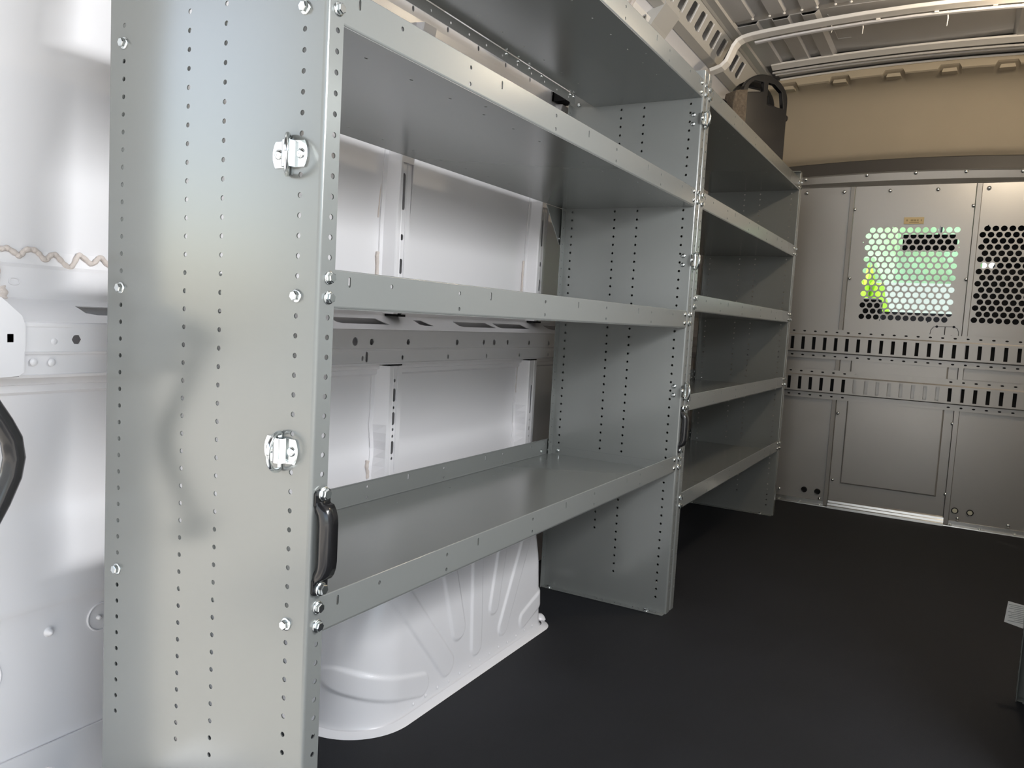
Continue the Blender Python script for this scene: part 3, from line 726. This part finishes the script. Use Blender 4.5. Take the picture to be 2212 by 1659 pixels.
b = MB(); b.sheet([(-180, 2), (-112, 2), (-112, 262), (-170, 250), (-180, 200)], [], co + cd * 20, cu, Z, 70); b.build('speckled_side', M['speck'], bc, bevel=4)
b = MB(); b.sheet([(-14, 90), (90, 60), (96, 200), (0, 222)], [], co + cd * 40, cu, Z, 4); b.build('speckled_panel', M['speck'], bc)
b = MB(); b.lathe(co + cu * 118 + Vector((0, 0, 190)) , cu, [(14, 0), (16, 8), (13, 16), (3, 18)], 14); b.build('knob', M['black'], bc)
b = MB(); b.sheet([(-225, 2), (-180, 2), (-180, 210), (-200, 222), (-225, 206)], [], co + cd * 30, cu, Z, 40); b.build('side_pad', M['blackm'], bc, bevel=4)

# rear grab bar at the left edge
gb = empty('grab_bar', (-190, 470, 640), label='thick black curved grab bar by the white wall at the left edge', cat='grab bar')
b = MB(); b.tube([(-205, 462, 800), (-185, 456, 765), (-160, 452, 720), (-140, 450, 686), (-128, 449, 662), (-124, 449, 636), (-128, 450, 610), (-142, 452, 575), (-160, 454, 540), (-182, 458, 500), (-205, 464, 465)], 14.5, 20, up=Vector((0, 1, 0))); b.build('bar', M['black'], gb)
b = MB(); b.cyl((-205, 462, 800), (-.3, .9, .3), 24, 60, 18); b.cyl((-205, 464, 465), (-.3, .9, -.3), 24, 60, 18); b.build('mount', M['black'], gb)

# ------------------------------------------------------------------ cab beyond the partition
cb = empty('cab', (4200, YM, 0), label='dark vehicle cab glimpsed through the partition holes', cat='cab')
b = MB(); b.box((3640, 575, -20), (5000, 560, 1000)); b.box((3640, my(575), -20), (5000, my(560), 1000)); b.box((3640, 575, -30), (5000, my(575), -20))
b.box((3645, 500, 1690), (4050, my(500), 1705)); b.box((4350, 575, -20), (5000, my(575), 1030)); b.box((3640, 575, 1000), (3700, 560, 1700)); b.box((3640, my(575), 1000), (3700, my(560), 1700))
b.build('cab_shell', M['cabgrey'], cb)
def seat(yc):
    s = cb
    b = MB(); b.box((3760, yc + 250, 350), (3900, yc - 250, 1080)); b.build('backrest', M['blackm'], s, bevel=50)
    b = MB(); b.box((3800, yc + 250, 220), (4300, yc - 250, 420)); b.build('cushion', M['blackm'], s, bevel=50)
    b = MB(); b.box((3740, yc + 140, 1090), (3850, yc - 140, 1290)); b.build('headrest', M['blackm'], s, bevel=40)
seat(60); seat(-950)
b = MB(); b.box((4050, -385, 1350), (4060, -645, 1440)); b.tube([(4060, -560, 1440), (4200, -560, 1560), (4240, -560, 1690)], 10, 8); o = b.build('rear_view_mirror', M['blackm'], bevel=4); tag(o, 'dark wide mirror seen through the door screen holes', 'mirror')
b = MB(); b.box((3700, -738, 1267), (3720, my(560), 1690)); b.box((3700, -738, -20), (3720, my(560), 1234)); o = b.build('cab_divider', M['blackm'], cb)
b = MB(); b.box((3880, 120, 700), (3960, -325, 1085)); b.build('console', M['blackm'], cb, bevel=25)

# ------------------------------------------------------------------ outside
GZ = -650
b = MB(); b.box((-30000, 20000, GZ - 50), (30000, -20000, GZ)); g = b.build('ground', M['concrete']); tag(g, kind='structure')
b = MB(); b.box((5600, 9000, GZ), (10890, -9000, GZ + 20)); o = b.build('lawn', M['grass']); tag(o, 'pale green lawn outside beyond the windscreen', 'lawn', kind='stuff')
def bush(c, r, m, label, n=1):
    b = MB(); rnd = random.Random(int(c[0] + c[1])); seg = 22; rings = []
    for i in range(1, 15):
        a = PI * i / 15; rings.append([(c[0] + r[0] * math.sin(a) * math.cos(t) * q, c[1] + r[1] * math.sin(a) * math.sin(t) * q, c[2] + r[2] * math.cos(a) * q) for t, q in [(2 * PI * k / seg, rnd.uniform(.82, 1.1)) for k in range(seg)]])
    b.loft(rings, True, True, False); o = b.build('shrub', m); tag(o, label, 'shrub'); return o
bush((8200, 230, 570), (500, 330, 1000), M['lime'], 'bright lime green shrub seen through lower left of the door screen')
for i, (x, y, rr) in enumerate(((13300, 5400, 1130), (13000, 2800, 1130), (13100, 200, 1130), (13200, -2400, 1130), (13000, -5000, 1130))):
    bush((x, y, 2300), (1300, rr, 2620), M['leaf'], ['leafy green tree outside beyond the windscreen, farthest left', 'leafy green tree outside, second from the left', 'leafy green tree outside, middle of the row', 'leafy green tree outside, second from the right', 'leafy green tree outside beyond the windscreen, farthest right'][i])
b = MB(); b.box((10900, 9000, GZ), (11000, -9000, 1620)); o = b.build('garden_wall', M['fence']); tag(o, 'pale wall outside behind the lawn, seen through the screen holes', 'wall')

b = MB(); b.box((-9000, 9000, GZ), (-8700, -9000, 7500)); o = b.build('sky_block_wall', M['fence']); tag(o, 'pale wall added behind the open rear doors to hold back sky', 'sky_block_wall')  # added out of view, limits the sky reaching the near end panel
b = MB(); b.box((-2300, 4500, 2750), (-260, -4500, 2800)); o = b.build('sky_block_panel', M['cabgrey']); tag(o, 'flat panel added above the rear opening to block sky', 'sky_block_panel')  # added overhead, unseen, keeps high sky off the near end panel
# ------------------------------------------------------------------ light
def fill_light(kind, loc, e, col, size, rot=None, size_y=None):
    ld = bpy.data.lights.new('fill_light', kind); ld.energy = e; ld.color = col
    if kind == 'AREA': ld.shape = 'RECTANGLE'; ld.size = size; ld.size_y = size_y
    else: ld.shadow_soft_size = size
    lo = bpy.data.objects.new('fill_light', ld); COL.objects.link(lo); lo.location = [c * MM for c in loc]
    if rot is not None: lo.rotation_euler = Vector(rot).to_track_quat('-Z', 'Z').to_euler()
# added out of view: warm ceiling light, and fill light on the right wall
b = MB(); b.lathe((2300, -880, bowz(-880) + 8), (0, 0, -1), [(70, 0), (70, 12), (50, 20), (20, 22)], 24); b.build('added_ceiling_lamp', M['paper'], cl)
fill_light('POINT', (2300, -880, 2000), 6.0, (1, .82, .60), .04)
b = MB(); b.box((-10, -1330, 1220), (950, -1352, 1640)); o = b.build('fill_light_panel', M['alu'], bevel=8); tag(o, 'long added fill light on the right wall, out of view', 'fill_light')
fill_light('AREA', (470, -1322, 1430), 17, (.97, .98, 1), .95, (0.1, 1, -.22), .4)

w = bpy.data.worlds.new('sky'); SC.world = w; w.use_nodes = True; nt = w.node_tree
bg = nt.nodes['Background']; sky = nt.nodes.new('ShaderNodeTexSky'); sky.sky_type = 'NISHITA'
sky.sun_disc = False; sky.sun_elevation = math.radians(52); sky.sun_rotation = math.radians(0); sky.air_density = 1.0; sky.dust_density = 2.5; sky.ozone_density = 1.0
mxs = nt.nodes.new('ShaderNodeMix'); mxs.data_type = 'RGBA'; mxs.inputs['Factor'].default_value = 0.45; mxs.inputs['B'].default_value = (2.6, 2.55, 2.4, 1)
nt.links.new(sky.outputs['Color'], mxs.inputs['A']); nt.links.new(mxs.outputs['Result'], bg.inputs['Color']); bg.inputs['Strength'].default_value = 0.3
sl_ = bpy.data.lights.new('sun', 'SUN'); sl_.energy = 4.0; sl_.angle = math.radians(0.6); sl_.color = (1, .95, .87)
so = bpy.data.objects.new('sun', sl_); COL.objects.link(so); so.rotation_euler = Vector((-0.05, -0.72, 0.95)).to_track_quat('Z', 'Y').to_euler() if False else Vector((0.42, 0.45, 0.8)).to_track_quat('Z', 'Y').to_euler()

# ------------------------------------------------------------------ camera
cam = bpy.data.cameras.new('camera'); co_ = bpy.data.objects.new('camera', cam); COL.objects.link(co_)
cam.sensor_width = 36; cam.lens = 1698.7156 / 2212 * 36; cam.clip_start = 0.02; cam.clip_end = 200
R = Matrix(((0.49452, -0.86742368, 0.05501028), (0.04542123, 0.08899538, 0.99499585), (-0.86797862, -0.48954671, 0.08340945)))
co_.matrix_world = Matrix.Translation(Vector((-740.2971, -703.9001, 872.0367)) * MM) @ R.transposed().to_4x4()
SC.camera = co_
SC.view_settings.view_transform = 'Standard'; SC.view_settings.look = 'None'; SC.view_settings.gamma = 1; SC.view_settings.use_curve_mapping = False
SC.view_settings.exposure = 1.5
SC.cycles.max_bounces = 14; SC.cycles.diffuse_bounces = 8; SC.cycles.glossy_bounces = 6
SC.cycles.sample_clamp_indirect = 8; SC.cycles.caustics_reflective = False
